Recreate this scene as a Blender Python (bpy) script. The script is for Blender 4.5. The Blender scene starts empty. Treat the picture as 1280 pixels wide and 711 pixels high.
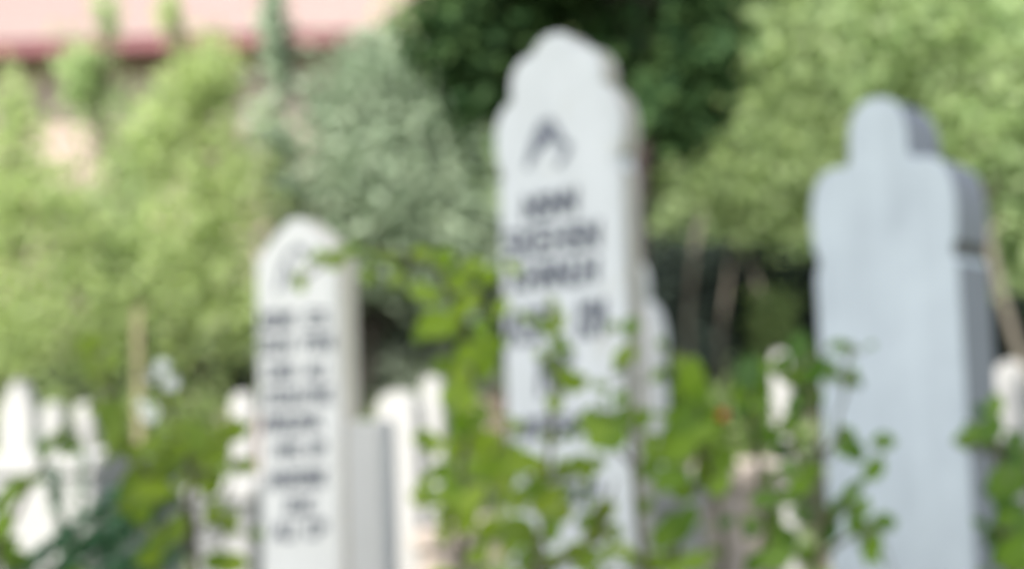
import bpy, math, random
import numpy as np
from mathutils import Vector, Matrix, Euler

R = math.radians
random.seed(7)
rng = np.random.default_rng(7)
scene = bpy.context.scene
COL = scene.collection

# ------------------------------------------------------------------ camera
CAM_Z, LENS, PITCH, ROLL = 1.0, 50.0, 4.66, -2.0
FPX = 1280 * LENS / 36.0
cam_data = bpy.data.cameras.new('camera')
cam = bpy.data.objects.new('camera', cam_data)
COL.objects.link(cam)
CROT = (Matrix.Rotation(R(90 + PITCH), 3, 'X') @ Matrix.Rotation(R(ROLL), 3, 'Z'))
cam.matrix_world = Matrix.Translation((0, 0, CAM_Z)) @ CROT.to_4x4()
cam_data.lens = LENS
cam_data.clip_start, cam_data.clip_end = 0.05, 500
cam_data.dof.use_dof = True
cam_data.dof.focus_distance = 0.55
cam_data.dof.aperture_fstop = 5.2
scene.camera = cam
CP = Vector((0, 0, CAM_Z))


def ray(px, py):
    return CROT @ Vector(((px - 640) / FPX, -(py - 355.5) / FPX, -1.0))


def at(px, py, Y):
    """world point seen at a photograph pixel, on the upright plane y = Y"""
    d = ray(px, py)
    return CP + d * (Y / d.y)


# ------------------------------------------------------------------ helpers
def tag(o, label=None, cat=None, group=None, kind=None):
    if label: o['label'] = label
    if cat: o['category'] = cat
    if group: o['group'] = group
    if kind: o['kind'] = kind
    return o


def empty(name, loc, rz=0.0):
    o = bpy.data.objects.new(name, None)
    o.empty_display_size = 0.1
    COL.objects.link(o)
    o.location = loc
    o.rotation_euler = (0, 0, rz)
    return o


def link(name, me, parent=None, loc=None):
    o = bpy.data.objects.new(name, me)
    COL.objects.link(o)
    if parent: o.parent = parent
    if loc is not None: o.location = loc
    return o


class MB:
    def __init__(s):
        s.v, s.f, s.m = [], [], []

    def add(s, vs, fs, mi=0):
        b = len(s.v)
        s.v += [tuple(p) for p in vs]
        for f in fs:
            s.f.append([i + b for i in f]); s.m.append(mi)

    def box(s, x0, x1, y0, y1, z0, z1, mi=0):
        vs = [(x, y, z) for x in (x0, x1) for y in (y0, y1) for z in (z0, z1)]
        s.add(vs, [(0, 1, 3, 2), (4, 6, 7, 5), (0, 4, 5, 1), (2, 3, 7, 6), (0, 2, 6, 4), (1, 5, 7, 3)], mi)

    def tube(s, pts, radii, n=7, mi=0):
        pts = [Vector(p) for p in pts]
        vs, fs = [], []
        up = Vector((0.31, 0.17, 0.93)).normalized()
        for i, p in enumerate(pts):
            t = (pts[min(i + 1, len(pts) - 1)] - pts[max(i - 1, 0)]).normalized()
            a = t.cross(up)
            if a.length < 1e-3: a = t.cross(Vector((1, 0, 0)))
            a.normalize(); b = t.cross(a)
            for k in range(n):
                th = 2 * math.pi * k / n
                vs.append(p + (a * math.cos(th) + b * math.sin(th)) * radii[i])
        for i in range(len(pts) - 1):
            for k in range(n):
                fs.append((i * n + k, i * n + (k + 1) % n, (i + 1) * n + (k + 1) % n, (i + 1) * n + k))
        fs.append(tuple(range(n))[::-1]); fs.append(tuple((len(pts) - 1) * n + k for k in range(n)))
        s.add(vs, fs, mi)

    def build(s, name, mats, parent=None, loc=None, smooth=False):
        me = bpy.data.meshes.new(name)
        me.from_pydata(s.v, [], s.f)
        for m in (mats if isinstance(mats, (list, tuple)) else [mats]): me.materials.append(m)
        me.polygons.foreach_set('material_index', s.m)
        if smooth: me.polygons.foreach_set('use_smooth', [True] * len(s.f))
        me.update()
        return link(name, me, parent, loc)


def wiggle(p0, p1, n, amp, rnd=random):
    p0, p1 = Vector(p0), Vector(p1)
    out = []
    for i in range(n + 1):
        t = i / n
        w = amp * math.sin(math.pi * t)
        out.append(p0.lerp(p1, t) + Vector((rnd.uniform(-1, 1), rnd.uniform(-1, 1), rnd.uniform(-.5, .5))) * w)
    return out


# ------------------------------------------------------------------ materials
def new_mat(name):
    m = bpy.data.materials.new(name)
    m.use_nodes = True
    nt = m.node_tree
    return m, nt, nt.nodes['Principled BSDF']


def N(nt, t, **kw):
    n = nt.nodes.new(t)
    for k, v in kw.items(): setattr(n, k, v)
    return n


def stone_mat(name, c, c2, scale=6.0, rough=.65, streak=True, amount=.6, lichen=None):
    m, nt, b = new_mat(name)
    tc = N(nt, 'ShaderNodeTexCoord')
    mp = N(nt, 'ShaderNodeMapping')
    mp.inputs['Scale'].default_value = (1, 1, .05) if streak else (1, 1, 1)
    nt.links.new(tc.outputs['Object'], mp.inputs['Vector'])
    n1 = N(nt, 'ShaderNodeTexNoise')
    n1.inputs['Scale'].default_value = scale * 3; n1.inputs['Detail'].default_value = 6; n1.inputs['Roughness'].default_value = .65
    nt.links.new(mp.outputs[0], n1.inputs['Vector'])
    n2 = N(nt, 'ShaderNodeTexNoise')
    n2.inputs['Scale'].default_value = scale; n2.inputs['Detail'].default_value = 5
    nt.links.new(tc.outputs['Object'], n2.inputs['Vector'])
    mul = N(nt, 'ShaderNodeMath', operation='MULTIPLY')
    nt.links.new(n1.outputs[0], mul.inputs[0]); nt.links.new(n2.outputs[0], mul.inputs[1])
    rp = N(nt, 'ShaderNodeMapRange')
    rp.inputs['From Min'].default_value = .16; rp.inputs['From Max'].default_value = .42
    rp.inputs['To Min'].default_value = 0; rp.inputs['To Max'].default_value = amount
    nt.links.new(mul.outputs[0], rp.inputs['Value'])
    mx = N(nt, 'ShaderNodeMixRGB')
    mx.inputs[1].default_value = (*c, 1); mx.inputs[2].default_value = (*c2, 1)
    nt.links.new(rp.outputs[0], mx.inputs[0])
    last = mx.outputs[0]
    if lichen:
        n3 = N(nt, 'ShaderNodeTexNoise'); n3.inputs['Scale'].default_value = 11; n3.inputs['Detail'].default_value = 8
        n3.inputs['Roughness'].default_value = .7
        nt.links.new(tc.outputs['Object'], n3.inputs['Vector'])
        r3 = N(nt, 'ShaderNodeMapRange'); r3.inputs['From Min'].default_value = .56; r3.inputs['From Max'].default_value = .68
        r3.inputs['To Max'].default_value = .7
        nt.links.new(n3.outputs[0], r3.inputs['Value'])
        m3 = N(nt, 'ShaderNodeMixRGB'); m3.inputs[2].default_value = (*lichen, 1)
        nt.links.new(r3.outputs[0], m3.inputs[0]); nt.links.new(last, m3.inputs[1])
        last = m3.outputs[0]
    nt.links.new(last, b.inputs['Base Color'])
    b.inputs['Roughness'].default_value = rough
    bp = N(nt, 'ShaderNodeBump'); bp.inputs['Strength'].default_value = .35; bp.inputs['Distance'].default_value = .004
    nt.links.new(n1.outputs[0], bp.inputs['Height']); nt.links.new(bp.outputs[0], b.inputs['Normal'])
    return m


def leaf_mat(name, c1, c2, trans=.35, rough=.5, c3=None, spec=.3):
    """c1..c2 random per leaf"""
    m, nt, b = new_mat(name)
    g = N(nt, 'ShaderNodeNewGeometry')
    rp = N(nt, 'ShaderNodeValToRGB')
    rp.color_ramp.elements[0].color = (*c1, 1)
    rp.color_ramp.elements[1].color = (*c2, 1)
    if c3:
        e = rp.color_ramp.elements.new(.93); e.color = (*c2, 1)
        rp.color_ramp.elements[-1].color = (*c3, 1)
    nt.links.new(g.outputs['Random Per Island'], rp.inputs[0])
    nt.links.new(rp.outputs[0], b.inputs['Base Color'])
    b.inputs['Roughness'].default_value = rough
    b.inputs['Specular IOR Level'].default_value = spec
    if trans > 0:
        tr = N(nt, 'ShaderNodeBsdfTranslucent')
        hs = N(nt, 'ShaderNodeHueSaturation'); hs.inputs['Saturation'].default_value = 1.15; hs.inputs['Value'].default_value = 1.3
        hs.inputs['Hue'].default_value = .49
        nt.links.new(rp.outputs[0], hs.inputs['Color']); nt.links.new(hs.outputs[0], tr.inputs[0])
        mx = N(nt, 'ShaderNodeMixShader'); mx.inputs[0].default_value = trans
        out = nt.nodes['Material Output']
        nt.links.new(b.outputs[0], mx.inputs[1]); nt.links.new(tr.outputs[0], mx.inputs[2])
        nt.links.new(mx.outputs[0], out.inputs['Surface'])
    return m


def plain_mat(name, c, rough=.7, c2=None, scale=8.0, bump=.2):
    m, nt, b = new_mat(name)
    b.inputs['Roughness'].default_value = rough
    c2 = c2 or tuple(x * .7 for x in c)
    tc = N(nt, 'ShaderNodeTexCoord')
    n1 = N(nt, 'ShaderNodeTexNoise'); n1.inputs['Scale'].default_value = scale; n1.inputs['Detail'].default_value = 6
    nt.links.new(tc.outputs['Object'], n1.inputs['Vector'])
    rp = N(nt, 'ShaderNodeValToRGB')
    rp.color_ramp.elements[0].position = .3; rp.color_ramp.elements[1].position = .7
    rp.color_ramp.elements[0].color = (*c, 1); rp.color_ramp.elements[1].color = (*c2, 1)
    nt.links.new(n1.outputs[0], rp.inputs[0]); nt.links.new(rp.outputs[0], b.inputs['Base Color'])
    bp = N(nt, 'ShaderNodeBump'); bp.inputs['Strength'].default_value = bump; bp.inputs['Distance'].default_value = .02
    nt.links.new(n1.outputs[0], bp.inputs['Height']); nt.links.new(bp.outputs[0], b.inputs['Normal'])
    return m


M = {}
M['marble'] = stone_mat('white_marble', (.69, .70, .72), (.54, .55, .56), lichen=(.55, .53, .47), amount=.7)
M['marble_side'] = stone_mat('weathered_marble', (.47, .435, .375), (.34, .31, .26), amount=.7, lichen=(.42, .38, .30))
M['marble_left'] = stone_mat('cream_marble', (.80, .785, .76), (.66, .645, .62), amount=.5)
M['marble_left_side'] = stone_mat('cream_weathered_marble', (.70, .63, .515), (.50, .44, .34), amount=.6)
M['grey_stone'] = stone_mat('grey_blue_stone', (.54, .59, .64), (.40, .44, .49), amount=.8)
M['grey_stone_side'] = stone_mat('grey_blue_stone_shaded_side', (.21, .22, .25), (.16, .165, .19), amount=.6)  # shade on this stone's side, put into a darker stone colour
M['block'] = stone_mat('grey_block_stone', (.56, .545, .53), (.47, .46, .445), amount=.6)
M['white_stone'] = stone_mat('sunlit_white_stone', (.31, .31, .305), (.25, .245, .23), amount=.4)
M['beige_stone'] = stone_mat('beige_stone', (.62, .56, .50), (.48, .42, .36), amount=.6, streak=False)
M['pink_stone'] = stone_mat('pinkish_stone', (.34, .29, .25), (.26, .22, .18), amount=.6, streak=False)
M['marble_lit'] = stone_mat('old_white_marble', (.60, .595, .585), (.48, .475, .455), amount=.6)
M['notch_shade'] = stone_mat('dark_notch_shade', (.06, .055, .05), (.04, .035, .03), streak=False)  # shadow under the shoulders, painted dark onto the notch faces
M['notch_shade_soft'] = stone_mat('brown_notch_shade', (.25, .22, .18), (.15, .13, .10), streak=False)  # softer brown version of the painted shoulder shadow, for the central stone
M['ink'] = plain_mat('dark_lettering_paint', (.075, .082, .11), .6, (.13, .14, .17), 40)
M['ink_pale'] = plain_mat('worn_lettering_paint', (.13, .14, .18), .6, (.20, .21, .25), 40)

# ------------------------------------------------------------------ leaves
def leaf_mesh(name, pos, nrm, axis, length, width, mat, fine=False):
    """many separate leaves in one mesh: pos (n,3) centres, nrm facing, axis direction of the midrib"""
    n = len(pos)
    nrm = nrm / np.linalg.norm(nrm, axis=1, keepdims=True)
    axis = axis - nrm * np.sum(axis * nrm, axis=1, keepdims=True)
    axis /= np.maximum(np.linalg.norm(axis, axis=1, keepdims=True), 1e-6)
    side = np.cross(nrm, axis)
    if fine:
        rows = [(-.5, .04), (-.32, .34), (-.08, .5), (.18, .46), (.36, .27), (.5, .03)]
    else:
        rows = [(-.5, .05), (-.05, .5), (.5, .04)]
    vs = []
    for t, w in rows:
        for sgn in (-1, 0, 1):
            fold = (.16 * abs(sgn) * w) - .25 * t * t
            p = pos + axis * (t * length)[:, None] + side * (sgn * w * width)[:, None] + nrm * (fold * width)[:, None]
            vs.append(p)
    k = len(vs)
    V = np.stack(vs, axis=1).reshape(-1, 3)
    F = []
    for r in range(len(rows) - 1):
        for s in range(2):
            a = r * 3 + s
            F.append((a, a + 1, a + 4, a + 3))
    F = np.array(F)
    FF = (F[None] + (np.arange(n) * k)[:, None, None]).reshape(-1)
    nf = len(FF) // 4
    me = bpy.data.meshes.new(name)
    me.vertices.add(len(V)); me.vertices.foreach_set('co', V.astype(np.float32).ravel())
    me.loops.add(nf * 4); me.loops.foreach_set('vertex_index', FF.astype(np.int32))
    me.polygons.add(nf)
    me.polygons.foreach_set('loop_start', (np.arange(nf) * 4).astype(np.int32))
    me.polygons.foreach_set('loop_total', np.full(nf, 4, np.int32))
    me.polygons.foreach_set('use_smooth', np.ones(nf, bool))
    me.materials.append(mat)
    me.update(calc_edges=True)
    return me


def unit(n):
    v = rng.normal(size=(n, 3))
    return v / np.linalg.norm(v, axis=1, keepdims=True)


BARK = plain_mat('grey_brown_bark', (.16, .125, .10), .9, (.08, .06, .05), 14, .6)
BARK_PALE = plain_mat('pale_bark', (.15, .13, .105), .9, (.09, .08, .065), 14, .6)
BARK_DARK = plain_mat('dark_bark', (.05, .035, .032), .9, (.028, .02, .018), 14, .6)
TWIG = plain_mat('green_brown_twig', (.12, .11, .06), .8, (.07, .06, .04), 30, .3)


def tree(name, label, cat, base, lobes, mat, nleaf, lsize, bark=BARK, trunk_r=.09, group=None, clumps=9, spread=.36,
         trunk_top=None, flat=0.0, droop=0.0, fork=.35, stems=None):
    """lobes: list of (centre Vector, (rx, ry, rz)). Trunk from base, one limb per lobe, leaf clumps through each lobe's volume."""
    root = empty(name, base)
    tag(root, label, cat, group)
    b = Vector(base)
    top = Vector(trunk_top) if trunk_top is not None else sum((l[0] for l in lobes), Vector()) / len(lobes)
    tm = MB()
    tp = wiggle((0, 0, -.1), top - b, 6, .05 * (top - b).length * .5)
    if stems:
        tp = [stems[0][0].lerp(stems[0][-1], t) - b for t in (0, .2, .4, .6, .8, .9, 1)]
        for sp in stems:
            n_ = len(sp)
            tm.tube([p - b for p in sp], [trunk_r * (1.1 - .5 * i / n_) for i in range(n_)], 8)
    else:
        tm.tube(tp, [trunk_r * (1.25 if i == 0 else 1 - .1 * i) for i in range(7)], 9)
    tot = sum(l[1][0] * l[1][1] * l[1][2] for l in lobes)
    P = []
    for c, r in lobes:
        j = min(6, max(1, int(fork * 6 + random.random() * 3)))
        s = tp[j]
        lim = wiggle(s, c - b, 4, .12 * (c - b - s).length)
        tm.tube(lim, [trunk_r * .5 * (1 - .2 * i) for i in range(5)], 6)
        nl = max(40, int(nleaf * r[0] * r[1] * r[2] / tot))
        kc = clumps
        cc = unit(kc) * (rng.random(kc)[:, None] ** .45) * np.array(r) * .95
        for q in range(kc):
            e = Vector(cc[q].tolist()) + c - b
            tw = wiggle(lim[-2], e, 3, .08 * (e - lim[-2]).length)
            tm.tube(tw, [trunk_r * .2, trunk_r * .15, trunk_r * .1, trunk_r * .04], 4)
        own = rng.integers(0, kc, nl)
        rel = rng.normal(size=(nl, 3)) * np.array(r) * spread
        p = cc[own] + rel + np.array(c - b)
        if droop:
            p[:, 2] -= droop * np.linalg.norm(rel[:, :2], axis=1)
        P.append(p)
    tm.build('trunk', bark, root, smooth=True)
    P = np.concatenate(P)
    P = P[P[:, 2] + b.z > .12]
    n = len(P)
    nr = unit(n) * 1.1 + np.array([-.2, -.5, .7])
    ax = unit(n) + np.array([0, 0, -.5 - droop])
    L = lsize * rng.uniform(.5, 1.6, n)
    me = leaf_mesh('crown', P, nr, ax, L, L * (.42 if not flat else flat), mat)
    link('crown', me, root)
    return root


# ------------------------------------------------------------------ gravestones
class Stone:
    """an upright slab: D = distance (world y) of the middle of its front face, psi = turn of the face towards camera left"""
    def __init__(s, name, label, group, cx, ytop, D, psi, prof, mats, thick, bevel=.012, lean=0.0, cat='gravestone', hwpx=None, notch_shade=None):
        s.psi = R(psi)
        s.o = at(cx, ytop, D)
        s.nrm = Vector((-math.sin(s.psi), -math.cos(s.psi), 0))
        s.tan = Vector((math.cos(s.psi), -math.sin(s.psi), 0))
        ztop = s.o.z
        s.root = empty(name, (s.o.x, s.o.y, 0), -s.psi)
        tag(s.root, label, cat, group)
        s.bm = bpy
        # half width: pixel half width measured on the face plane
        pr = s.loc(cx + hwpx, 400); pl = s.loc(cx - hwpx, 400)
        hw = (pr[0] - pl[0]) / 2
        mid = (pr[0] + pl[0]) / 2
        k = D / FPX
        half = [(u * hw, ztop - v * k) for u, v in prof]
        half.append((half[-1][0], -.12))
        pts = [(x, z) for x, z in half] + [(-x, z) for x, z in reversed(half) if abs(x) > 1e-6]
        s.hw = hw
        n = len(pts)
        vs = [(x, 0, z) for x, z in pts] + [(x, thick, z) for x, z in pts]
        fs = [tuple(range(n))[::-1], tuple(range(n, 2 * n))]
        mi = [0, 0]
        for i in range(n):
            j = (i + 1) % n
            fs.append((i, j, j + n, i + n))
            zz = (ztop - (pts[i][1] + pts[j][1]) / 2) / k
            mi.append(2 if notch_shade and notch_shade[0] < zz < notch_shade[1] else 1)  # edge faces within the notch get the painted shade
        me = bpy.data.meshes.new('slab')
        me.from_pydata(vs, [], fs)
        for m in mats: me.materials.append(m)
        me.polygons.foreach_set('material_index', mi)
        me.update()
        import bmesh
        b = bmesh.new(); b.from_mesh(me); bmesh.ops.recalc_face_normals(b, faces=b.faces)
        ed = [e for e in b.edges if len(e.link_faces) == 2 and e.calc_face_angle(0) > .9]
        bmesh.ops.bevel(b, geom=ed, offset=bevel, segments=2, affect='EDGES', clamp_overlap=True)
        b.to_mesh(me); b.free()
        s.slab = link('slab', me, s.root)

    def loc(s, px, py):
        """photograph pixel -> (x, z) on the front face"""
        d = ray(px, py)
        t = (s.o - CP).dot(s.nrm) / d.dot(s.nrm)
        p = CP + d * t
        q = p - Vector((s.o.x, s.o.y, 0))
        return q.dot(s.tan), q.z

    def strokes(s, name, segs, mat, wpx):
        """painted strokes on the face; segs = polylines in pixels"""
        mb = MB()
        for k_, pl in enumerate(segs):
            q = [Vector((s.loc(*p)[0], 0, s.loc(*p)[1])) for p in pl]
            w = wpx * s.o.y / FPX / 2
            for i, (a, c) in enumerate(zip(q[:-1], q[1:])):
                d = (c - a)
                if d.length < 1e-5: continue
                d.normalize(); nn = Vector((d.z, 0, -d.x)) * w
                a2, c2 = a - d * w * .6, c + d * w * .6
                y0 = -.0018 - .00007 * ((k_ * 3 + i) % 9)
                vs = [(v.x, y, v.z) for y in (y0, .001) for v in (a2 + nn, c2 + nn, c2 - nn, a2 - nn)]
                mb.add(vs, [(0, 1, 2, 3), (7, 6, 5, 4), (0, 4, 5, 1), (1, 5, 6, 2), (2, 6, 7, 3), (3, 7, 4, 0)])
        return mb.build(name, mat, s.root)


GLYPHS = [  # letter-like marks in a unit box, too worn to read
    [[(0, 0), (0, 1)], [(0, 1), (.8, .9), (.7, .5), (0, .5)]],
    [[(0, 0), (.4, 1), (.8, 0)], [(.2, .4), (.6, .4)]],
    [[(0, 0), (0, 1)], [(0, .5), (.8, .5)], [(.8, 0), (.8, 1)]],
    [[(.8, 1), (0, 1), (0, 0), (.8, 0)], [(0, .5), (.6, .5)]],
    [[(0, 1), (0, 0), (.8, 0), (.8, 1)]],
    [[(.8, .9), (.3, 1), (0, .6), (0, .3), (.3, 0), (.8, .1)]],
    [[(0, 0), (0, 1), (.4, .4), (.8, 1), (.8, 0)]],
    [[(0, 0), (0, 1), (.8, 0), (.8, 1)]],
    [[(.8, .9), (.1, .95), (.1, .55), (.75, .45), (.75, .05), (0, .05)]],
    [[(.1, 0), (.1, 1)], [(.8, 1), (.1, .5), (.8, 0)]],
]


def inscription(st, x0, y0, x1, y1, hpx, mat, nper=.62, stroke=.2, rnd=random.Random(3)):
    """one worn line of letters from (x0,y0) to (x1,y1), centre line, in pixels"""
    w = math.hypot(x1 - x0, y1 - y0)
    n = max(1, round(w / (hpx * nper)))
    segs = []
    ux, uy = (x1 - x0) / w, (y1 - y0) / w
    cell = w / n
    for k in range(n):
        g = rnd.choice(GLYPHS)
        for pl in g:
            seg = []
            for (a, bb) in pl:
                t = (k + .08 + a * .98) * cell
                v = (bb - .5) * hpx
                seg.append((x0 + ux * t + .035 * v, y0 + uy * t - v))
            segs.append(seg)
    return segs


PROF_LOBED = [(0, 0), (.14, 2), (.25, 8), (.33, 16), (.345, 25), (.43, 23), (.56, 27), (.67, 37), (.73, 50), (.745, 64), (.715, 80),
              (.83, 82), (.93, 92), (1.0, 106), (1.03, 122), (1.03, 140), (1.0, 158), (.97, 166), (.91, 170), (.91, 178), (.985, 181)]
PROF_KNOB = [(0, 0), (.12, 1), (.23, 6), (.32, 16), (.38, 30), (.41, 48), (.415, 80), (.46, 83), (.58, 82), (.73, 84), (.86, 92), (.95, 107),
             (1.0, 130), (1.01, 155), (.995, 180), (.975, 191), (.93, 196), (.93, 211), (.985, 214)]
PROF_ARCH = [(0, 0), (.1, .6), (.2, 3.5), (.32, 9), (.6, 24), (.9, 41), (1, 48)]
PROF_ROUND = [(0, 0), (.3, 2), (.6, 9), (.82, 19), (.95, 33), (1, 48)]
PROF_POINT = [(0, 0), (.2, 6), (.5, 20), (.8, 40), (1, 62)]
PROF_FLAT = [(0, 0), (.5, 0), (.94, 0), (1, 4)]

GN = 'upright gravestones with inscriptions in the foreground'
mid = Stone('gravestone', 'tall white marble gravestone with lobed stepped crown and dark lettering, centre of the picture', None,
            690, 41, 4.0, 35, PROF_LOBED, (M['marble'], M['marble_side'], M['notch_shade_soft']), .105, hwpx=78, notch_shade=(166, 182))
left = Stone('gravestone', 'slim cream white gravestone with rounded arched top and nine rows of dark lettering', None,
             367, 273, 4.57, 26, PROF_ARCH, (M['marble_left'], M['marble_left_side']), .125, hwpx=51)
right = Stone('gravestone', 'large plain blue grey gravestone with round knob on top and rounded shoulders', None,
              1093, 122, 3.5, 36, PROF_KNOB, (M['grey_stone'], M['grey_stone_side'], M['notch_shade']), .24, hwpx=90, bevel=.016, notch_shade=(191, 215))

rl = random.Random(11)
for (a, b, c, d, h) in [(655, 262, 722, 249, 27), (630, 307, 751, 292, 31), (641, 349, 748, 336, 29)]:
    mid.strokes('inscription_line', inscription(mid, a, b, c, d, h, None, .62, rnd=rl), M['ink'], 7.6)
mid.strokes('inscription_word', inscription(mid, 634, 411, 690, 404, 42, None, .5, rnd=rl), M['ink'], 7.5)
mid.strokes('inscription_word', inscription(mid, 722, 400, 757, 396, 44, None, .5, rnd=rl), M['ink'], 7.5)
mid.strokes('inscription_line', inscription(mid, 674, 472, 720, 466, 46, None, .5, rnd=rl), M['ink'], 7.5)
mid.strokes('inscription_line', inscription(mid, 640, 538, 760, 525, 24, None, .7, rnd=rl), M['ink'], 6.5)
mid.strokes('inscription_line', inscription(mid, 690, 622, 752, 614, 24, None, .7, rnd=rl), M['ink'], 6.5)
mid.strokes('emblem', [[(660, 208), (665, 190), (670, 172), (677, 156), (688, 152)], [(688, 152), (696, 164), (702, 176), (711, 183), (707, 193), (698, 205)],
                       [(668, 196), (676, 176), (684, 162)], [(676, 182), (686, 172), (694, 176)], [(684, 166), (690, 180)]], M['ink_pale'], 9)
for words in [((328, 401, 366, 399), (384, 398, 408, 397)), ((328, 432, 362, 430), (380, 429, 413, 427)), ((335, 465, 367, 464), (383, 463, 404, 462)),
              ((334, 497, 374, 495), (384, 494, 413, 493)), ((328, 530, 371, 528), (378, 527, 400, 526)), ((345, 564, 375, 562), (389, 561, 404, 560)),
              ((338, 600, 371, 598), (379, 597, 406, 596)), ((360, 631, 392, 630),), ((342, 663, 366, 662), (384, 661, 406, 660))]:
    for w in words: left.strokes('inscription_word', inscription(left, w[0] - 1, w[1], w[2] + 3, w[3], 19, None, .62, rnd=rl), M['ink'], 5)
left.strokes('emblem', [[(381, 312), (372, 309), (361, 318), (354, 332), (350, 348), (346, 364)], [(372, 310), (378, 318), (384, 318)], [(358, 330), (364, 345), (360, 358)]], M['ink_pale'], 5)

# lesser stones behind
GB = 'smaller white stones further back'
def lesser(label, cx, ytop, D, hw, prof, psi=15, thick=.12, mat=None, group=GB, name='gravestone', vscale=1.0, cat='gravestone'):
    ms = mat or (M['white_stone'], M['white_stone'])
    return Stone(name, label, group, cx, ytop, D, psi, [(u, v * vscale) for u, v in prof], ms, thick, hwpx=hw, bevel=.01, cat=cat)

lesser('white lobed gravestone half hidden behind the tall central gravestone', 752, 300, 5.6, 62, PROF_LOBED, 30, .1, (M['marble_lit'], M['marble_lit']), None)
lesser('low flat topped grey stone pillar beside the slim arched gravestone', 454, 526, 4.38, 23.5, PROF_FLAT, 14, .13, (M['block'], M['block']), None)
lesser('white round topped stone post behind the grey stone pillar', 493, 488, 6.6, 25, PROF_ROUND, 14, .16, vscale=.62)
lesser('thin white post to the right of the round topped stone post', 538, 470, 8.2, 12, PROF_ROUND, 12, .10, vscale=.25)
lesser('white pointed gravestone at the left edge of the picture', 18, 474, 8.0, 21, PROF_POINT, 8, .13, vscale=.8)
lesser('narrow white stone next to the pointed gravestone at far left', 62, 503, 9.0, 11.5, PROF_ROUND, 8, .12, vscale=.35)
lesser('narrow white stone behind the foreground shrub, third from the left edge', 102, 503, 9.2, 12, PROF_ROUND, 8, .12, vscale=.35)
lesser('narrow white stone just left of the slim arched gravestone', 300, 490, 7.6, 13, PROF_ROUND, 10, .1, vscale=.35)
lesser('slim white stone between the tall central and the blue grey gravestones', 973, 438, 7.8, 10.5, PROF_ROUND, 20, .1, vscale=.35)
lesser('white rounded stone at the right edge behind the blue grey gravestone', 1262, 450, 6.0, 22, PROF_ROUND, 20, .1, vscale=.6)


def tomb(label, x0, x1, ytop, D, depth, mat, rz=0, cat='tomb'):
    p0, p1 = at(x0, ytop, D), at(x1, ytop, D)
    w = (p1 - p0).length; h = (p0.z + p1.z) / 2
    root = empty('raised_tomb', ((p0.x + p1.x) / 2, D + depth / 2, 0), R(rz))
    tag(root, label, cat)
    def bx(name, x0, x1, y0, y1, z0, z1):
        mb = MB(); mb.box(x0, x1, y0, y1, z0, z1)
        o = mb.build(name, mat, root)
        import bmesh
        b = bmesh.new(); b.from_mesh(o.data); bmesh.ops.recalc_face_normals(b, faces=b.faces)
        bmesh.ops.bevel(b, geom=list(b.edges), offset=.012, segments=2, affect='EDGES'); b.to_mesh(o.data); b.free()
    bx('chest', -w / 2 + .03, w / 2 - .03, -depth / 2 + .03, depth / 2 - .03, -.05, h - .078)
    bx('lid', -w / 2, w / 2, -depth / 2, depth / 2, h - .08, h)
    return root

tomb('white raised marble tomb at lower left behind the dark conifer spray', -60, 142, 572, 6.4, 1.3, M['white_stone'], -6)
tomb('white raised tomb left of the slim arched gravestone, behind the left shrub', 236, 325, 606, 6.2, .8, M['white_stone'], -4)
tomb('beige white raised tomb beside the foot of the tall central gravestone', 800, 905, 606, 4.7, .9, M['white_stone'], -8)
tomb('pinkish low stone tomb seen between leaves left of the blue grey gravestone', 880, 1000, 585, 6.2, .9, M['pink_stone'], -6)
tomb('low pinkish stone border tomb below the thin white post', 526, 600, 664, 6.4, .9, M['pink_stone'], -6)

# ------------------------------------------------------------------ ground, hill, sky
def ground():
    n = 90
    xs = np.linspace(-60, 60, n); ys = np.linspace(-25, 110, n)
    vs = []
    for y in ys:
        for x in xs:
            h = .02 * math.sin(x * 1.3 + y) * math.cos(y * .9)
            if y > 28: h += 9 * (1 - math.cos(min(1, (y - 28) / 50) * math.pi)) / 2 * 1.3
            vs.append((x, y, h))
    fs = [(j * n + i, j * n + i + 1, (j + 1) * n + i + 1, (j + 1) * n + i) for j in range(n - 1) for i in range(n - 1)]
    mb = MB(); mb.add(vs, fs)
    m, nt, b = new_mat('earth_and_grass')
    tc = N(nt, 'ShaderNodeTexCoord')
    n1 = N(nt, 'ShaderNodeTexNoise'); n1.inputs['Scale'].default_value = .9; n1.inputs['Detail'].default_value = 9; n1.inputs['Roughness'].default_value = .7
    nt.links.new(tc.outputs['Object'], n1.inputs['Vector'])
    rp = N(nt, 'ShaderNodeValToRGB')
    rp.color_ramp.elements[0].position = .34; rp.color_ramp.elements[1].position = .48
    rp.color_ramp.elements[0].color = (.24, .19, .14, 1); rp.color_ramp.elements[1].color = (.09, .13, .04, 1)
    nt.links.new(n1.outputs[0], rp.inputs[0]); nt.links.new(rp.outputs[0], b.inputs['Base Color'])
    b.inputs['Roughness'].default_value = .95
    n2 = N(nt, 'ShaderNodeTexNoise'); n2.inputs['Scale'].default_value = 30; n2.inputs['Detail'].default_value = 8
    nt.links.new(tc.outputs['Object'], n2.inputs['Vector'])
    bp = N(nt, 'ShaderNodeBump'); bp.inputs['Distance'].default_value = .05
    nt.links.new(n2.outputs[0], bp.inputs['Height']); nt.links.new(bp.outputs[0], b.inputs['Normal'])
    o = mb.build('ground', m, smooth=True)
    tag(o, 'dry earth and grass ground of the graveyard rising into a hill behind', kind='structure')
ground()

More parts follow.
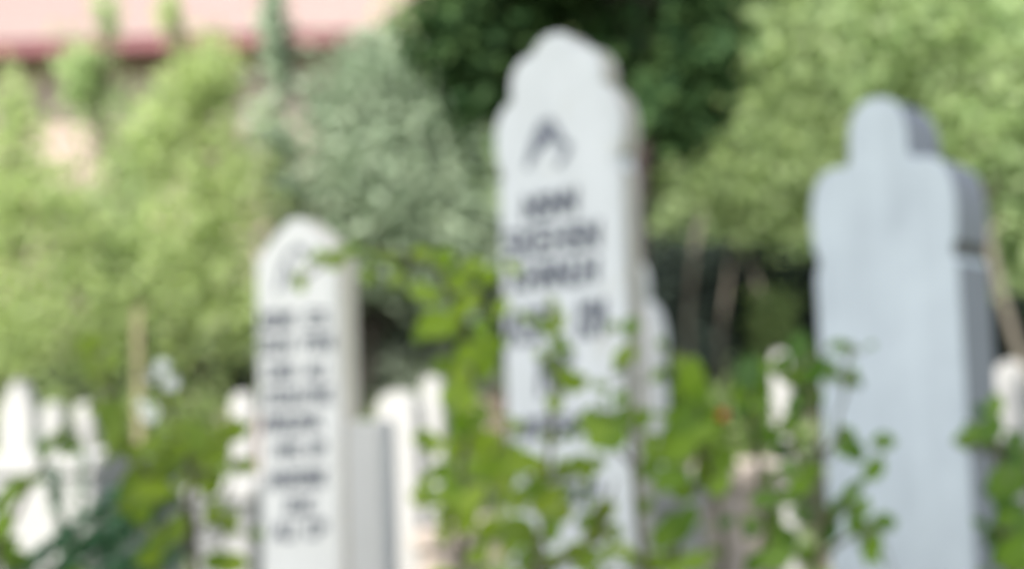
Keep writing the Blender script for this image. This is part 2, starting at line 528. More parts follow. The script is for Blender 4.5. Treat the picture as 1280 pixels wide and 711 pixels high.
# ------------------------------------------------------------------ house
def house():
    Y = 22.0
    ez = 6.88
    x0, x1 = -14.0, -.35
    root = empty('house', ((x0 + x1) / 2, Y, 0))
    tag(root, 'pink house with pale pink tiled roof and dark red eave behind the trees', 'house')
    hw = (x1 - x0) / 2
    wallm = plain_mat('pink_render', (.38, .285, .265), .9, (.34, .25, .23), 2, .1)
    mb = MB()
    mb.box(-hw, hw, .6, 9.4, 0, ez - .1)
    mb.add([(-hw, .6, ez - .1), (-hw, 9.4, ez - .1), (-hw, 5, ez + 2.5)], [(0, 1, 2)])
    mb.add([(hw, .6, ez - .1), (hw, 9.4, ez - .1), (hw, 5, ez + 2.5)], [(2, 1, 0)])
    mb.build('wall', wallm, root)
    # tiled roof, corrugated
    m, nt, b = new_mat('pale_pink_tile')
    tc = N(nt, 'ShaderNodeTexCoord')
    br = N(nt, 'ShaderNodeTexBrick'); br.inputs['Scale'].default_value = 3
    br.inputs['Color1'].default_value = (.215, .155, .14, 1); br.inputs['Color2'].default_value = (.25, .18, .165, 1); br.inputs['Mortar'].default_value = (.19, .125, .11, 1)
    nt.links.new(tc.outputs['Object'], br.inputs['Vector']); nt.links.new(br.outputs[0], b.inputs['Base Color'])
    b.inputs['Roughness'].default_value = .85
    rb = MB()
    nx = 220
    for side in (0, 1):
        vs = []
        for j, (yy, zz) in enumerate(((-.1, ez), (5, ez + 3.0)) if side == 0 else ((5, ez + 3.0), (10.1, ez))):
            for i in range(nx + 1):
                x = -hw - .3 + (2 * hw + .6) * i / nx
                vs.append((x, yy, zz + .035 * (i % 2)))
        rb.add(vs, [(i, i + 1, nx + 2 + i, nx + 1 + i) for i in range(nx)])
    rb.build('roof', m, root)
    red = plain_mat('dark_red_paint', (.15, .035, .042), .6, (.11, .03, .035), 3, .05)
    e = MB(); e.box(-hw - .3, hw + .3, -.16, -.08, ez - .24, ez - .03); e.box(-hw - .3, hw + .3, -.08, .6, ez - .14, ez - .1)
    e.build('eave', red, root)
    wm = plain_mat('white_window_paint', (.7, .7, .68), .5)
    gm, nt2, b2 = new_mat('window_glass'); b2.inputs['Base Color'].default_value = (.03, .04, .045, 1); b2.inputs['Roughness'].default_value = .08
    for xc in (-9.2, -4.4):
        f = MB()
        xx = xc - (x0 + x1) / 2
        f.box(xx - .6, xx - .5, .53, .598, 1.0, 2.4); f.box(xx + .5, xx + .6, .53, .598, 1.0, 2.4)
        f.box(xx - .5, xx + .5, .53, .598, 2.3, 2.4); f.box(xx - .5, xx + .5, .53, .598, 1.0, 1.1)
        fo = f.build('window', wm, root)
        g = MB(); g.box(xx - .498, xx + .498, .57, .597, 1.1, 2.298); g.build('pane', gm, fo)
house()

# ------------------------------------------------------------------ background trees
def lobe(px, py, Y, rx, ry, rz=None, depth=None):
    """crown lobe: centre pixel, pixel radii, distance"""
    c = at(px, py, Y)
    k = Y / FPX
    return (c, (rx * k, (depth if depth else max(.35, rx * k * .8)), ry * k))

def gp(px, Y):
    p = at(px, 520, Y); return (p.x, Y, 0)

def gp3(px, Y):
    return Vector(gp(px, Y))

L_YEL = leaf_mat('pale_yellow_green_leaf', (.28, .355, .155), (.39, .47, .23), .6)
L_YEL2 = leaf_mat('pale_leaf_green_leaf', (.26, .355, .17), (.36, .45, .23), .6)
L_GREY = leaf_mat('grey_green_leaf', (.20, .27, .18), (.29, .35, .25), .35)
L_DARK = leaf_mat('dark_evergreen_leaf', (.013, .038, .014), (.048, .088, .028), .12, .7, spec=.1)
L_MID = leaf_mat('mid_green_leaf', (.25, .33, .165), (.36, .44, .235), .6)
L_MID2 = leaf_mat('fresh_mid_green_leaf', (.25, .35, .17), (.375, .455, .245), .6)
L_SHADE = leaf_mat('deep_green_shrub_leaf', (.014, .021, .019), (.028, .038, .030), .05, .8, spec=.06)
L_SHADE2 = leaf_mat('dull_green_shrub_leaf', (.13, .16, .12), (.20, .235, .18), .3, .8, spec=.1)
L_LOW = leaf_mat('low_shrub_leaf', (.11, .16, .06), (.18, .23, .09), .35, .7, spec=.1)
L_OLIVE = leaf_mat('olive_green_leaf', (.13, .15, .03), (.20, .20, .05), .3)

BT = 'leafy trees in front of the house'
tree('bushy_tree', 'leftmost pale yellow green bushy tree in front of the pink house', 'tree', gp(30, 11.5),
     [lobe(25, 130, 11.5, 26, 60), lobe(-25, 300, 11.5, 70, 130), lobe(45, 260, 11.2, 60, 110), lobe(80, 390, 11.0, 80, 95), lobe(-5, 430, 11.3, 70, 70)],
     L_YEL, 6200, .09, group=BT, trunk_r=.05, clumps=14)
tree('bushy_tree', 'pale yellow green bushy tree with a lone tip rising over the red eave', 'tree', gp(140, 12),
     [lobe(133, 25, 12, 16, 30), lobe(110, 120, 12, 36, 60), lobe(150, 210, 12, 62, 100), lobe(120, 330, 11.8, 70, 100), lobe(190, 400, 11.7, 80, 85)],
     L_YEL2, 6000, .09, group=BT, trunk_r=.05, clumps=14)
tree('bushy_tree', 'pale yellow green bushy tree directly behind and left of the slim arched gravestone', 'tree', gp(250, 11.8),
     [lobe(212, 25, 12, 14, 36), lobe(255, 90, 11.8, 46, 50), lobe(215, 170, 11.8, 50, 80), lobe(270, 220, 11.8, 62, 90), lobe(250, 340, 11.5, 75, 110), lobe(310, 400, 11.6, 40, 70)],
     L_YEL, 6600, .09, group=BT, trunk_r=.05, clumps=14)
tree('feathery_tree', 'grey green feathery tree between the slim arched and the tall central gravestone', 'tree', gp(440, 13),
     [lobe(345, 40, 13.4, 20, 70), lobe(345, 190, 13.2, 36, 60), lobe(430, 150, 13, 60, 75), lobe(500, 110, 13, 70, 70), lobe(560, 190, 12.8, 60, 75),
      lobe(470, 240, 12.8, 90, 70), lobe(400, 300, 13, 70, 60), lobe(540, 300, 12.8, 80, 70), lobe(600, 320, 13, 50, 60)],
     L_GREY, 14000, .12, group=None, bark=BARK_DARK, trunk_r=.05, clumps=12)
tree('evergreen_tree', 'big dark evergreen tree rising behind the tall central gravestone', 'tree', gp(795, 9.6),
     [lobe(560, 30, 9.6, 50, 70), lobe(620, -30, 9.6, 80, 90), lobe(600, 110, 9.7, 45, 50), lobe(700, -20, 9.8, 90, 70), lobe(860, 30, 9.6, 56, 80, depth=.6), lobe(848, 115, 9.6, 46, 60, depth=.6), lobe(790, 60, 9.9, 60, 80, depth=.5),
      lobe(740, -130, 9.6, 130, 90, depth=.6), lobe(660, 60, 9.9, 50, 60), lobe(900, -110, 9.6, 80, 70, depth=.5)],
     L_DARK, 19000, .12, bark=BARK_DARK, trunk_r=.17, clumps=16, droop=.35, trunk_top=at(800, -150, 9.6), fork=.7)
tree('leafy_tree', 'mid green leafy tree with slanting pale stem, left of the blue grey gravestone', 'tree', gp(1010, 12.5),
     [lobe(960, 60, 12.5, 75, 90), lobe(1040, 20, 12.8, 80, 90), lobe(900, 190, 12.4, 50, 60), lobe(985, 200, 12.5, 80, 80), lobe(1060, 150, 12.6, 60, 80), lobe(975, 265, 12.4, 60, 36), lobe(885, 235, 12.6, 42, 40)],
     L_MID, 13000, .11, bark=BARK_PALE, trunk_r=.024, clumps=12, fork=.9, stems=[[gp3(1000, 12.5), at(985, 470, 12.5), at(965, 405, 12.5), at(938, 330, 12.5), at(912, 255, 12.5), at(925, 150, 12.5)], [gp3(862, 12.3), at(860, 400, 12.3), at(868, 310, 12.3), at(885, 230, 12.4)], [gp3(905, 12.6), at(900, 420, 12.6), at(915, 320, 12.6), at(930, 230, 12.6)]])
tree('leafy_tree', 'fresh green leafy tree with bare curved stem behind the blue grey gravestone, far right', 'tree', gp(1310, 10.5),
     [lobe(1180, 50, 11, 90, 90), lobe(1270, 90, 10.8, 80, 110), lobe(1250, 220, 10.8, 60, 70), lobe(1190, 150, 11, 60, 60), lobe(1300, 300, 10.8, 50, 60), lobe(1130, 0, 11.2, 80, 60)],
     L_MID2, 13000, .11, bark=BARK_PALE, trunk_r=.04, clumps=12, fork=.9, stems=[[gp3(1325, 10.5), at(1300, 500, 10.5), at(1270, 430, 10.5), at(1250, 365, 10.5), at(1236, 300, 10.5), at(1230, 265, 10.6)]])

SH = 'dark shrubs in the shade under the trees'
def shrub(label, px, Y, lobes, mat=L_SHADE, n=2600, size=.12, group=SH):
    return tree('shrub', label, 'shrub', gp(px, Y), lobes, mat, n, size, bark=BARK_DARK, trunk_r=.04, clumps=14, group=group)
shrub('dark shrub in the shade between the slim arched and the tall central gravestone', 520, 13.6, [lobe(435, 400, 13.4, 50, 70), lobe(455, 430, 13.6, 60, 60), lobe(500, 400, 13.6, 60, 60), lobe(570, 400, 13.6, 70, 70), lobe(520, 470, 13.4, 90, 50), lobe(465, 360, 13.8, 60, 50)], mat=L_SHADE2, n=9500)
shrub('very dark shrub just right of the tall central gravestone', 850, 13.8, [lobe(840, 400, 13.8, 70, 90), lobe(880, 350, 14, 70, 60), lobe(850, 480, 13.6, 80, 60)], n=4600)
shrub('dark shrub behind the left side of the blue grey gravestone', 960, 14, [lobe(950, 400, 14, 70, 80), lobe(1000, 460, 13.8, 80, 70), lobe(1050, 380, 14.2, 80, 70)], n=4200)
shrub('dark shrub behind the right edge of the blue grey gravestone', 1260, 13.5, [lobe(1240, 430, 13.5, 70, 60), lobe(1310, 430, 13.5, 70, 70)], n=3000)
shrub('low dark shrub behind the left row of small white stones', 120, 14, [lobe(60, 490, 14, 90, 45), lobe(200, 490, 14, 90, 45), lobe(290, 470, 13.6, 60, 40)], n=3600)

shrub('small green shrub under the slanting stem left of the blue grey gravestone', 965, 12.0, [lobe(968, 400, 12.0, 28, 40), lobe(985, 450, 12.0, 36, 40)], mat=L_LOW, n=900, size=.09, group=None)
LS = 'low shrubs along the back of the graveyard'
for px, w, lab in [(30, 70, 'low green shrub behind the pointed gravestone at the left edge'), (135, 60, 'low green shrub behind the olive shrub with white blossoms'),
                   (235, 60, 'low green shrub behind the narrow white stone left of the arched gravestone'), (520, 80, 'low green shrub behind the white round topped post'), (900, 80, 'low green shrub behind the bush with the red flower')]:
    shrub(lab, px, 10.2, [lobe(px - w * .4, 560, 10.2, w * .6, 48), lobe(px + w * .4, 545, 10.3, w * .6, 52), lobe(px, 600, 10.1, w * .9, 50)], mat=L_LOW, n=2600, size=.09, group=LS)

# farther wood on the slope: each tree its own
for i, (px, Y, w, ytop, mt, lab) in enumerate([
    (620, 18, 150, -60, L_MID, 'broad green tree in the distance behind the dark evergreen'),
    (860, 19, 150, -80, L_MID, 'distant green tree seen right of the dark evergreen'),
    (1060, 18, 160, -80, L_MID2, 'distant fresh green tree above the blue grey gravestone'),
    (1270, 19, 170, -80, L_MID, 'distant green tree at the top right corner')]):
    h = 520 - ytop
    tree('broad_tree', lab, 'tree', gp(px, Y),
         [lobe(px - w * .45, ytop + h * .3, Y, w * .5, h * .22, depth=1.3), lobe(px + w * .45, ytop + h * .28, Y, w * .5, h * .22, depth=1.3), lobe(px, ytop + h * .16, Y, w * .6, h * .16, depth=1.3),
          lobe(px - w * .35, ytop + h * .62, Y + .5, w * .55, h * .2, depth=1.3), lobe(px + w * .35, ytop + h * .62, Y + .5, w * .55, h * .2, depth=1.3), lobe(px, ytop + h * .45, Y, w * .6, h * .2, depth=1.3)],
         mt, 7000, .26, trunk_r=.16, clumps=12, group='farther trees closing the view')

# wooden stake
st = MB()
p = at(172, 392, 7.0)
st.box(-.018, .018, -.014, .014, -.2, p.z)
st.add([(-.018, -.014, p.z), (.018, -.014, p.z), (.018, .014, p.z), (-.018, .014, p.z), (0, 0, p.z + .05)], [(0, 1, 4), (1, 2, 4), (2, 3, 4), (3, 0, 4)])
o = st.build('wooden_stake', plain_mat('bare_wood', (.20, .18, .10), .85, (.15, .13, .07), 12), loc=(p.x, 7.0, 0))
tag(o, 'thin pale wooden stake standing among the shrubs left of the slim arched gravestone', 'stake')

# ------------------------------------------------------------------ foreground shrubs
def leafy_shrub(name, label, Y, stems, leaves, mat, filler=0, fsize=(13, 25), jitter=.12, flowers=None, twig=TWIG, aspect=.62, maxtwig=.35):
    """stems: pixel polylines (first point lowest, carried on down to the ground); leaves: (px, py, size_px, angle_deg or None)"""
    base = at(stems[0][0][0], stems[0][0][1], Y)
    root = empty(name, (base.x, Y, 0)); B = Vector((base.x, Y, 0))
    tag(root, label, 'shrub')
    sm = MB()
    S = []
    for k, pl in enumerate(stems):
        ps = [at(x, y, Y + random.uniform(-.03, .03)) for x, y in pl]
        if pl[0][1] > 690:
            foot = Vector((base.x + (ps[0].x - base.x) * .35, Y + random.uniform(-.05, .05), -.05))
            ps = [foot, foot.lerp(ps[0], .5) + Vector((random.uniform(-.03, .03), 0, 0))] + ps
        # densify
        q = []
        for a, b in zip(ps[:-1], ps[1:]):
            for t in (0, .33, .66): q.append(a.lerp(b, t) + Vector((random.uniform(-1, 1), random.uniform(-1, 1), 0)) * .004)
        q.append(ps[-1])
        n = len(q)
        r0 = .009 if pl[0][1] > 690 else .0045
        sm.tube([p - B for p in q], [r0 * (1 - .75 * i / n) for i in range(n)], 6)
        S += q
    pos, nr, ax, ln = [], [], [], []
    right_v = CROT @ Vector((1, 0, 0)); up_v = CROT @ Vector((0, 1, 0)); back = CROT @ Vector((0, 0, 1))
    items = list(leaves)
    for i in range(filler):
        b = random.choice(leaves)
        items.append((b[0] + random.gauss(0, 15), b[1] + random.gauss(0, 15), random.uniform(*fsize), None))
    # below the frame and around: the bush goes on down to the ground
    for i in range(int(len(leaves) * 1.0)):
        b = random.choice(leaves)
        items.append((b[0] + random.gauss(0, 20), random.uniform(715, 960), random.uniform(*fsize) * 1.2, None))
    for (x, y, s, a) in items:
        p = at(x, y, Y + random.gauss(0, jitter))
        if p.z < .05: continue
        s_m = s * 1.12 * Y / FPX
        near = min(S, key=lambda q: (q - p).length)
        if a is None:
            d = (p - near)
            d = d.normalized() if d.length > 1e-4 else Vector((0, 0, 1))
            axv = d + Vector((random.uniform(-.6, .6), random.uniform(-.6, .6), random.uniform(-.6, .5)))
            nv = back * .7 + Vector((random.uniform(-.8, .8), random.uniform(-.6, .4), random.uniform(-.1, 1.1)))
        else:
            axv = right_v * math.cos(R(a)) + up_v * math.sin(R(a))
            nv = back + Vector((random.uniform(-.35, .35), 0, random.uniform(-.1, .5)))
        axv.normalize()
        pos.append(p - B); nr.append(nv); ax.append(axv); ln.append(s_m)
        foot = p - axv * s_m * .5
        if (foot - near).length < maxtwig:
            mdl = near.lerp(foot, .55) + Vector((0, 0, -.012))
            sm.tube([near - B, mdl - B, foot - B], [.0022, .0017, .0012], 4)
    sm.build('stem', twig, root, smooth=True)
    ln = np.array(ln)
    me = leaf_mesh('foliage', np.array([tuple(p) for p in pos]), np.array([tuple(p) for p in nr]), np.array([tuple(p) for p in ax]),
                   ln, ln * aspect * rng.uniform(.85, 1.15, len(ln)), mat, fine=True)
    link('foliage', me, root)
    for (x, y, s, fm) in flowers or []:
        c = at(x, y, Y - .02)
        npet = 6
        pp, nn, aa = [], [], []
        for k in range(npet):
            th = 2 * math.pi * k / npet + random.uniform(-.3, .3)
            d = right_v * math.cos(th) + up_v * math.sin(th)
            pp.append(tuple(c + d * s * .28 * Y / FPX - B)); nn.append(tuple(back * .9 - d * .5 + Vector((0, 0, .2)))); aa.append(tuple(d))
        ll = np.full(npet, s * .6 * Y / FPX)
        link('flower', leaf_mesh('flower', np.array(pp), np.array(nn), np.array(aa), ll, ll * .8, fm, fine=True), root)
        near = min(S, key=lambda q: (q - c).length)
    return root

FG_GREEN = leaf_mat('fresh_green_leaf', (.085, .175, .015), (.23, .34, .04), .42, .5)
FG_LIGHT = leaf_mat('light_green_leaf', (.10, .19, .016), (.29, .38, .05), .45, .5)
FG_DEEP = leaf_mat('deep_green_leaf', (.035, .095, .016), (.18, .30, .028), .38, .45)
FG_OLIVE = leaf_mat('olive_leaf', (.10, .17, .014), (.25, .34, .04), .42, .5)
FG_YEL = leaf_mat('young_yellow_green_leaf', (.14, .25, .025), (.34, .45, .06), .45, .5)
WHITE_PETAL = leaf_mat('white_petal', (.75, .76, .74), (.8, .8, .78), .3, .6)
RED_PETAL = leaf_mat('orange_red_petal', (.55, .10, .05), (.62, .15, .08), .3, .6)

# right-centre shrub in front of the blue grey stone
leafy_shrub('foreground_shrub', 'dark green leafy shrub in front of the left half of the blue grey gravestone', 2.45,
    [[(1021, 711), (1024, 640), (1026, 570), (1020, 500), (1010, 450), (1000, 425)], [(1026, 580), (1045, 540), (1058, 470), (1063, 430)],
     [(1024, 660), (1055, 625), (1085, 590), (1108, 552)], [(1022, 700), (1060, 670), (1095, 655)], [(960, 711), (955, 640), (945, 560), (938, 470), (935, 445)], [(1024, 600), (990, 560), (985, 520)]],
    [(1062, 437, 20, 85), (1062, 472, 30, 60), (1040, 470, 22, 10), (1020, 463, 36, 40), (998, 433, 36, 70), (1008, 455, 30, 20), (1020, 498, 25, 30), (1058, 545, 30, -55), (1066, 562, 34, -50), (1105, 551, 32, 8), (1092, 586, 34, 45),
     (1064, 614, 30, 40), (1068, 652, 34, 80), (1048, 632, 26, 30), (1105, 651, 30, 0), (1090, 684, 40, 75), (1036, 662, 34, 70), (1040, 640, 24, 40), (936, 465, 44, 80), (948, 490, 46, 70), (928, 492, 40, 100), (944, 515, 44, 60), (932, 520, 36, 120),
     (948, 538, 40, 80), (966, 545, 30, 30), (987, 531, 35, 50), (979, 562, 30, 40), (992, 505, 28, 60), (987, 619, 36, 20), (957, 623, 34, 10), (1000, 605, 30, -20), (1014, 588, 25, 0), (940, 654, 28, -40), (966, 650, 36, 60), (970, 697, 42, 20),
     (1009, 691, 36, 10), (944, 702, 32, 50), (985, 672, 34, 100), (965, 675, 34, 40), (985, 585, 26, 10), (975, 455, 26, 60), (990, 470, 30, 10), (1000, 640, 24, 20)],
    FG_DEEP, filler=40)

leafy_shrub('foreground_shrub', 'bushy green shrub with a small orange red flower right of the central gravestone', 2.62,
    [[(905, 711), (901, 650), (890, 600), (868, 540), (858, 470), (850, 440)], [(893, 615), (860, 600), (825, 575), (806, 530)], [(880, 570), (905, 545), (908, 500)], [(850, 711), (842, 660), (835, 640)], [(806, 711), (790, 560), (782, 470), (788, 410)], [(792, 580), (760, 550), (740, 525)]],
    [(863, 470, 44, 80), (850, 455, 32, 100), (872, 490, 40, 60), (850, 490, 40, 80), (863, 522, 54, 40), (845, 520, 36, 10), (884, 515, 38, 120), (832, 560, 36, 30), (812, 582, 36, 60), (850, 560, 46, 30), (882, 588, 42, 80), (905, 575, 40, 90),
     (870, 555, 36, 60), (840, 598, 42, 10), (856, 612, 34, 30), (826, 605, 30, 60), (844, 660, 50, 35), (830, 672, 34, 35), (862, 645, 30, 60), (807, 631, 22, 60), (756, 545, 44, 20), (742, 535, 34, 120), (779, 520, 32, 60), (770, 548, 34, 50), (737, 518, 26, 80),
     (781, 445, 34, 40), (775, 460, 24, 30), (788, 408, 26, 80), (823, 468, 24, 40), (805, 524, 28, 50), (816, 703, 36, 20), (868, 701, 40, 10), (840, 700, 34, 60), (895, 545, 34, 60), (900, 605, 30, 40), (812, 560, 30, 80), (755, 520, 22, 20), (838, 540, 30, 50), (878, 540, 34, 20)],
    FG_GREEN, filler=40, flowers=[(903, 518, 14, RED_PETAL)])

leafy_shrub('foreground_shrub', 'green shrub with upright sprig in front of the lettering of the tall central gravestone', 2.7,
    [[(670, 711), (680, 640), (688, 560), (693, 500), (692, 440), (690, 375)], [(683, 620), (650, 590), (630, 570)], [(686, 600), (715, 590), (745, 575)], [(690, 711), (735, 680), (755, 640), (768, 600)]],
    [(691, 382, 22, 85), (698, 402, 28, 60), (682, 408, 26, 110), (698, 430, 26, 40), (691, 455, 30, 90), (719, 478, 34, 20), (706, 470, 26, 40), (693, 502, 32, 80), (688, 548, 26, 80), (645, 533, 22, 20), (653, 578, 36, 20), (640, 570, 28, 60), (703, 589, 36, 30),
     (720, 580, 30, 50), (734, 584, 30, 20), (683, 624, 44, 40), (668, 610, 34, 20), (648, 663, 50, -20), (663, 695, 42, 30), (640, 680, 34, 60), (744, 665, 36, 40), (754, 640, 38, 40), (735, 650, 30, 10), (769, 665, 22, 60), (734, 700, 40, 30), (705, 640, 32, 60),
     (700, 615, 36, 10), (690, 660, 36, 90), (715, 690, 36, 50), (790, 700, 26, 40), (632, 600, 36, 30), (675, 580, 26, 30), (760, 690, 24, 70), (690, 700, 32, 20), (650, 625, 30, 70)],
    FG_LIGHT, filler=38)

leafy_shrub('foreground_shrub', 'yellow green arching shrub whose branch reaches over the slim arched gravestone', 2.95,
    [[(575, 711), (572, 620), (588, 530), (590, 450), (570, 380), (545, 335), (500, 316), (450, 312), (410, 325), (380, 350)], [(572, 640), (548, 590), (532, 545)], [(588, 500), (560, 450), (548, 400)], [(575, 660), (600, 600), (620, 560)], [(588, 450), (610, 400), (625, 350)]],
    [(375, 352, 30, -75), (412, 325, 36, -40), (425, 318, 24, 10), (440, 313, 26, 10), (470, 318, 28, 0), (497, 348, 28, 40), (487, 320, 26, -20), (525, 318, 28, 20), (555, 322, 30, 10), (590, 332, 30, 20), (540, 370, 30, 30), (545, 405, 48, 10), (523, 362, 28, 0),
     (532, 412, 28, 60), (610, 345, 28, 30), (626, 385, 28, 50), (602, 411, 32, 70), (607, 455, 42, 60), (556, 457, 34, 20), (587, 441, 34, 40), (575, 470, 34, 80), (582, 502, 34, 60), (576, 528, 34, 90), (590, 550, 34, 40), (531, 548, 32, 0), (545, 556, 26, 40),
     (551, 589, 38, 20), (564, 612, 42, 90), (558, 640, 34, 60), (531, 604, 32, 50), (589, 624, 44, 50), (584, 650, 36, 60), (556, 665, 30, 80), (597, 695, 28, 30), (607, 553, 40, 40), (627, 565, 36, 20), (617, 586, 36, 50), (603, 590, 34, 0), (600, 520, 30, 60),
     (620, 430, 28, 20), (570, 410, 28, 50), (575, 355, 28, 20), (560, 345, 26, -10), (575, 385, 30, 40), (590, 375, 28, 60), (562, 490, 28, 40), (545, 620, 30, 20), (570, 560, 34, 30), (636, 620, 26, 40), (610, 660, 34, 40)],
    FG_YEL, filler=40, jitter=.1)

leafy_shrub('foreground_shrub', 'olive green shrub with white blossoms left of the slim arched gravestone', 2.7,
    [[(242, 711), (240, 640), (238, 580), (222, 530), (205, 490), (196, 470)], [(240, 620), (262, 580), (290, 545)], [(240, 640), (200, 610), (160, 560), (135, 490), (128, 440)], [(242, 670), (270, 640), (290, 600)], [(200, 711), (200, 660), (205, 630)]],
    [(127, 473, 32, 40), (115, 455, 26, 80), (143, 539, 44, 80), (135, 515, 36, 60), (150, 560, 34, 20), (213, 500, 26, 10), (221, 535, 30, 60), (254, 559, 50, 80), (245, 545, 38, 110), (270, 570, 36, 40), (291, 539, 42, 20), (305, 582, 30, 10), (192, 555, 36, 40),
     (168, 600, 50, 60), (180, 590, 42, 30), (192, 612, 46, 0), (213, 584, 38, 50), (205, 625, 42, 30), (160, 615, 36, 80), (266, 608, 38, 50), (287, 649, 30, 50), (266, 643, 28, 60), (209, 670, 46, 50), (188, 694, 38, 30), (222, 660, 36, 80), (287, 704, 44, 0),
     (270, 700, 32, 20), (178, 640, 34, 50), (280, 555, 28, 60), (200, 575, 28, 80), (232, 600, 30, 60), (120, 430, 24, 60), (140, 450, 26, 30), (105, 440, 22, 20), (225, 560, 26, 30), (172, 565, 32, 20)],
    FG_OLIVE, filler=60, flowers=[(203, 458, 20, WHITE_PETAL), (214, 478, 20, WHITE_PETAL), (190, 470, 16, WHITE_PETAL), (188, 516, 24, WHITE_PETAL), (178, 505, 14, WHITE_PETAL)])

leafy_shrub('foreground_shrub', 'green sprig at the left edge, in front of the white tomb', 2.55,
    [[(-10, 711), (0, 660), (15, 620), (30, 600)], [(-5, 700), (40, 600), (75, 545)]],
    [(25, 608, 36, 20), (12, 618, 32, 60), (8, 686, 40, 40), (4, 655, 34, 80), (18, 700, 38, 20), (-10, 630, 34, 10), (-12, 670, 36, 50), (74, 547, 26, 30), (58, 560, 24, 10), (92, 560, 20, 40)],
    FG_GREEN, filler=8)

leafy_shrub('foreground_shrub', 'green shrub at the right edge in front of the side of the blue grey gravestone', 2.4,
    [[(1262, 711), (1258, 640), (1252, 580), (1246, 530), (1244, 500)], [(1250, 570), (1230, 550), (1205, 548)], [(1280, 711), (1285, 620), (1290, 560)]],
    [(1208, 549, 34, 10), (1222, 540, 34, 30), (1238, 536, 40, 40), (1244, 506, 30, 80), (1232, 552, 32, 0), (1258, 571, 42, 80), (1252, 600, 42, 60), (1254, 622, 44, 90), (1262, 640, 40, 30), (1256, 655, 42, 60), (1266, 686, 46, 40), (1243, 668, 34, 60),
     (1275, 600, 40, 60), (1270, 550, 30, 40), (1280, 660, 44, 80), (1278, 700, 44, 20), (1250, 690, 36, 60), (1285, 570, 36, 40)],
    FG_DEEP, filler=24)

# conifer sprays low left
def conifer(label, Y, sprays, base_px, mat):
    b0 = at(base_px[0], base_px[1], Y); B = Vector((b0.x, Y, 0))
    root = empty('conifer_shrub', B); tag(root, label, 'shrub')
    sm = MB(); P, NN, A, L = [], [], [], []
    for (x0, y0, x1, y1, w) in sprays:
        a, c = at(x0, y0, Y + random.uniform(-.05, .1)), at(x1, y1, Y - .05)
        foot = Vector((B.x, B.y, 0.0))
        sm.tube([foot - B, (foot.lerp(a, .6)) - B, a - B, a.lerp(c, .5) + Vector((0, 0, .01)) - B, c - B], [.012, .009, .006, .004, .0015], 6)
        d = (c - a)
        n = int(w * 11)
        for k in range(n):
            t = random.random()
            p = a.lerp(c, t) + Vector((random.gauss(0, 1), random.gauss(0, 1), random.gauss(0, 1))) * w * .36 * (1 - .5 * t) * Y / FPX
            P.append(tuple(p - B)); NN.append(tuple(Vector((random.gauss(0, 1), random.gauss(0, 1) - .7, random.gauss(0, 1) + .3))))
            A.append(tuple(d.normalized() + Vector((random.gauss(0, .6), random.gauss(0, .5), random.gauss(0, .6)))))
            L.append(random.uniform(.025, .05))
    sm.build('stem', TWIG, root, smooth=True)
    L = np.array(L)
    link('foliage', leaf_mesh('foliage', np.array(P), np.array(NN), np.array(A), L, L * .28, mat), root)

CON = leaf_mat('blue_green_conifer', (.055, .17, .09), (.15, .31, .16), .35)
PALE = leaf_mat('pale_blue_green_fern', (.20, .32, .20), (.32, .42, .30), .35)
conifer('dark blue green conifer spray slanting up from the lower left corner', 2.9,
        [(20, 722, 150, 610, 13), (45, 730, 205, 585, 14), (80, 732, 215, 625, 14), (110, 735, 215, 665, 14), (10, 722, 95, 655, 11), (145, 740, 225, 690, 13), (60, 728, 170, 640, 12)], (60, 730), CON)
conifer('pale feathery blue green plant in front of the white tomb at lower left', 3.6,
        [(85, 720, 70, 585, 9), (95, 720, 104, 565, 9), (90, 720, 45, 540, 8)], (92, 725), PALE)

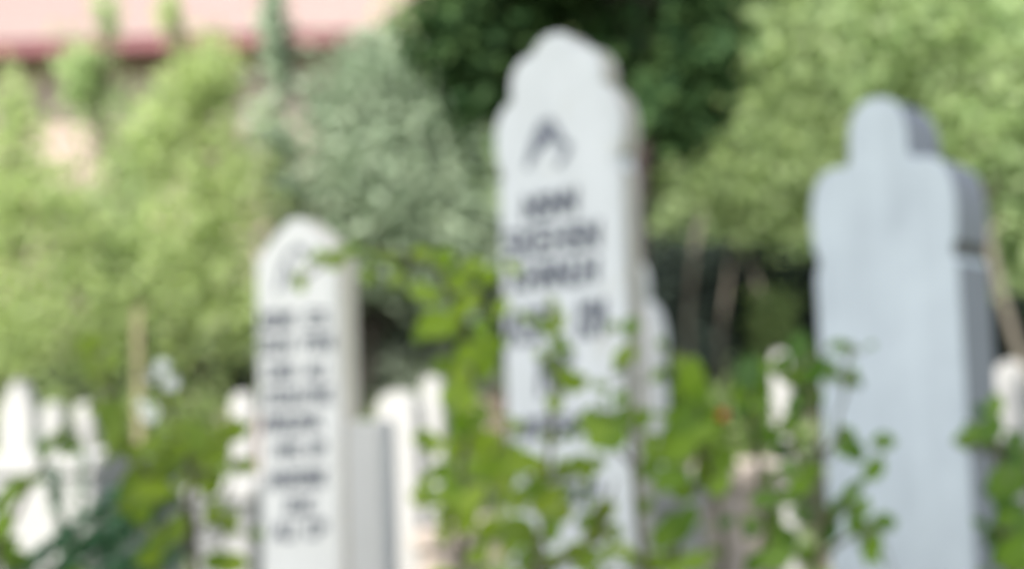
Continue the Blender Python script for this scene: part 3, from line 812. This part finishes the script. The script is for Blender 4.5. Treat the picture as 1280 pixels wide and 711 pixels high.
# ------------------------------------------------------------------ shade tree over the foreground (unseen behind the camera, added for its shade)
L_SH2 = leaf_mat('shade_tree_leaf', (.06, .10, .03), (.09, .13, .045), .05)
tree('shade_tree', 'unseen spreading tree behind the camera, its crown added to shade the near gravestones', 'tree', (-5.6, -2.6, 0),
     [(Vector((-2.2, -1.05, 7.2)), (2.6, 1.3, .8)), (Vector((-.2, -1.05, 7.3)), (1.8, 1.25, .8)), (Vector((-4.1, -1.5, 7.2)), (1.7, 1.2, .8)), (Vector((-3.2, -2.2, 7.5)), (2.2, 1.3, .9)), (Vector((-1.2, -2.2, 7.4)), (2.2, 1.3, .9))],
     L_SH2, 15000, .26, trunk_r=.25, clumps=22, spread=.34, trunk_top=(-4.8, -2.2, 6.2), flat=.7, fork=.8)

# ------------------------------------------------------------------ light
S = Vector((-.30, -.60, .743)).normalized()
elev = math.asin(S.z); az = math.atan2(S.x, S.y)
sd = bpy.data.lights.new('sun', 'SUN'); so = bpy.data.objects.new('sun', sd); COL.objects.link(so)
so.rotation_euler = S.to_track_quat('Z', 'Y').to_euler()
sd.energy = 4.6; sd.angle = R(.6); sd.color = (1.0, .95, .87)
w = bpy.data.worlds.new('World'); scene.world = w; w.use_nodes = True
nt = w.node_tree; bg = nt.nodes['Background']
sky = nt.nodes.new('ShaderNodeTexSky'); sky.sky_type = 'NISHITA'; sky.sun_disc = False
sky.sun_elevation = elev; sky.sun_rotation = az % (2 * math.pi)
sky.air_density = 1.0; sky.dust_density = 2.0; sky.ozone_density = 1.0
hs = nt.nodes.new('ShaderNodeHueSaturation'); hs.inputs['Saturation'].default_value = .5
nt.links.new(sky.outputs[0], hs.inputs['Color']); nt.links.new(hs.outputs[0], bg.inputs['Color'])
bg.inputs['Strength'].default_value = .15

vs_ = scene.view_settings
vs_.view_transform = 'Standard'; vs_.look = 'None'; vs_.gamma = 1; vs_.use_curve_mapping = False
vs_.exposure = 1.3
scene.render.engine = 'CYCLES'
scene.cycles.use_denoising = True
scene.cycles.max_bounces = 8
scene.cycles.transparent_max_bounces = 8
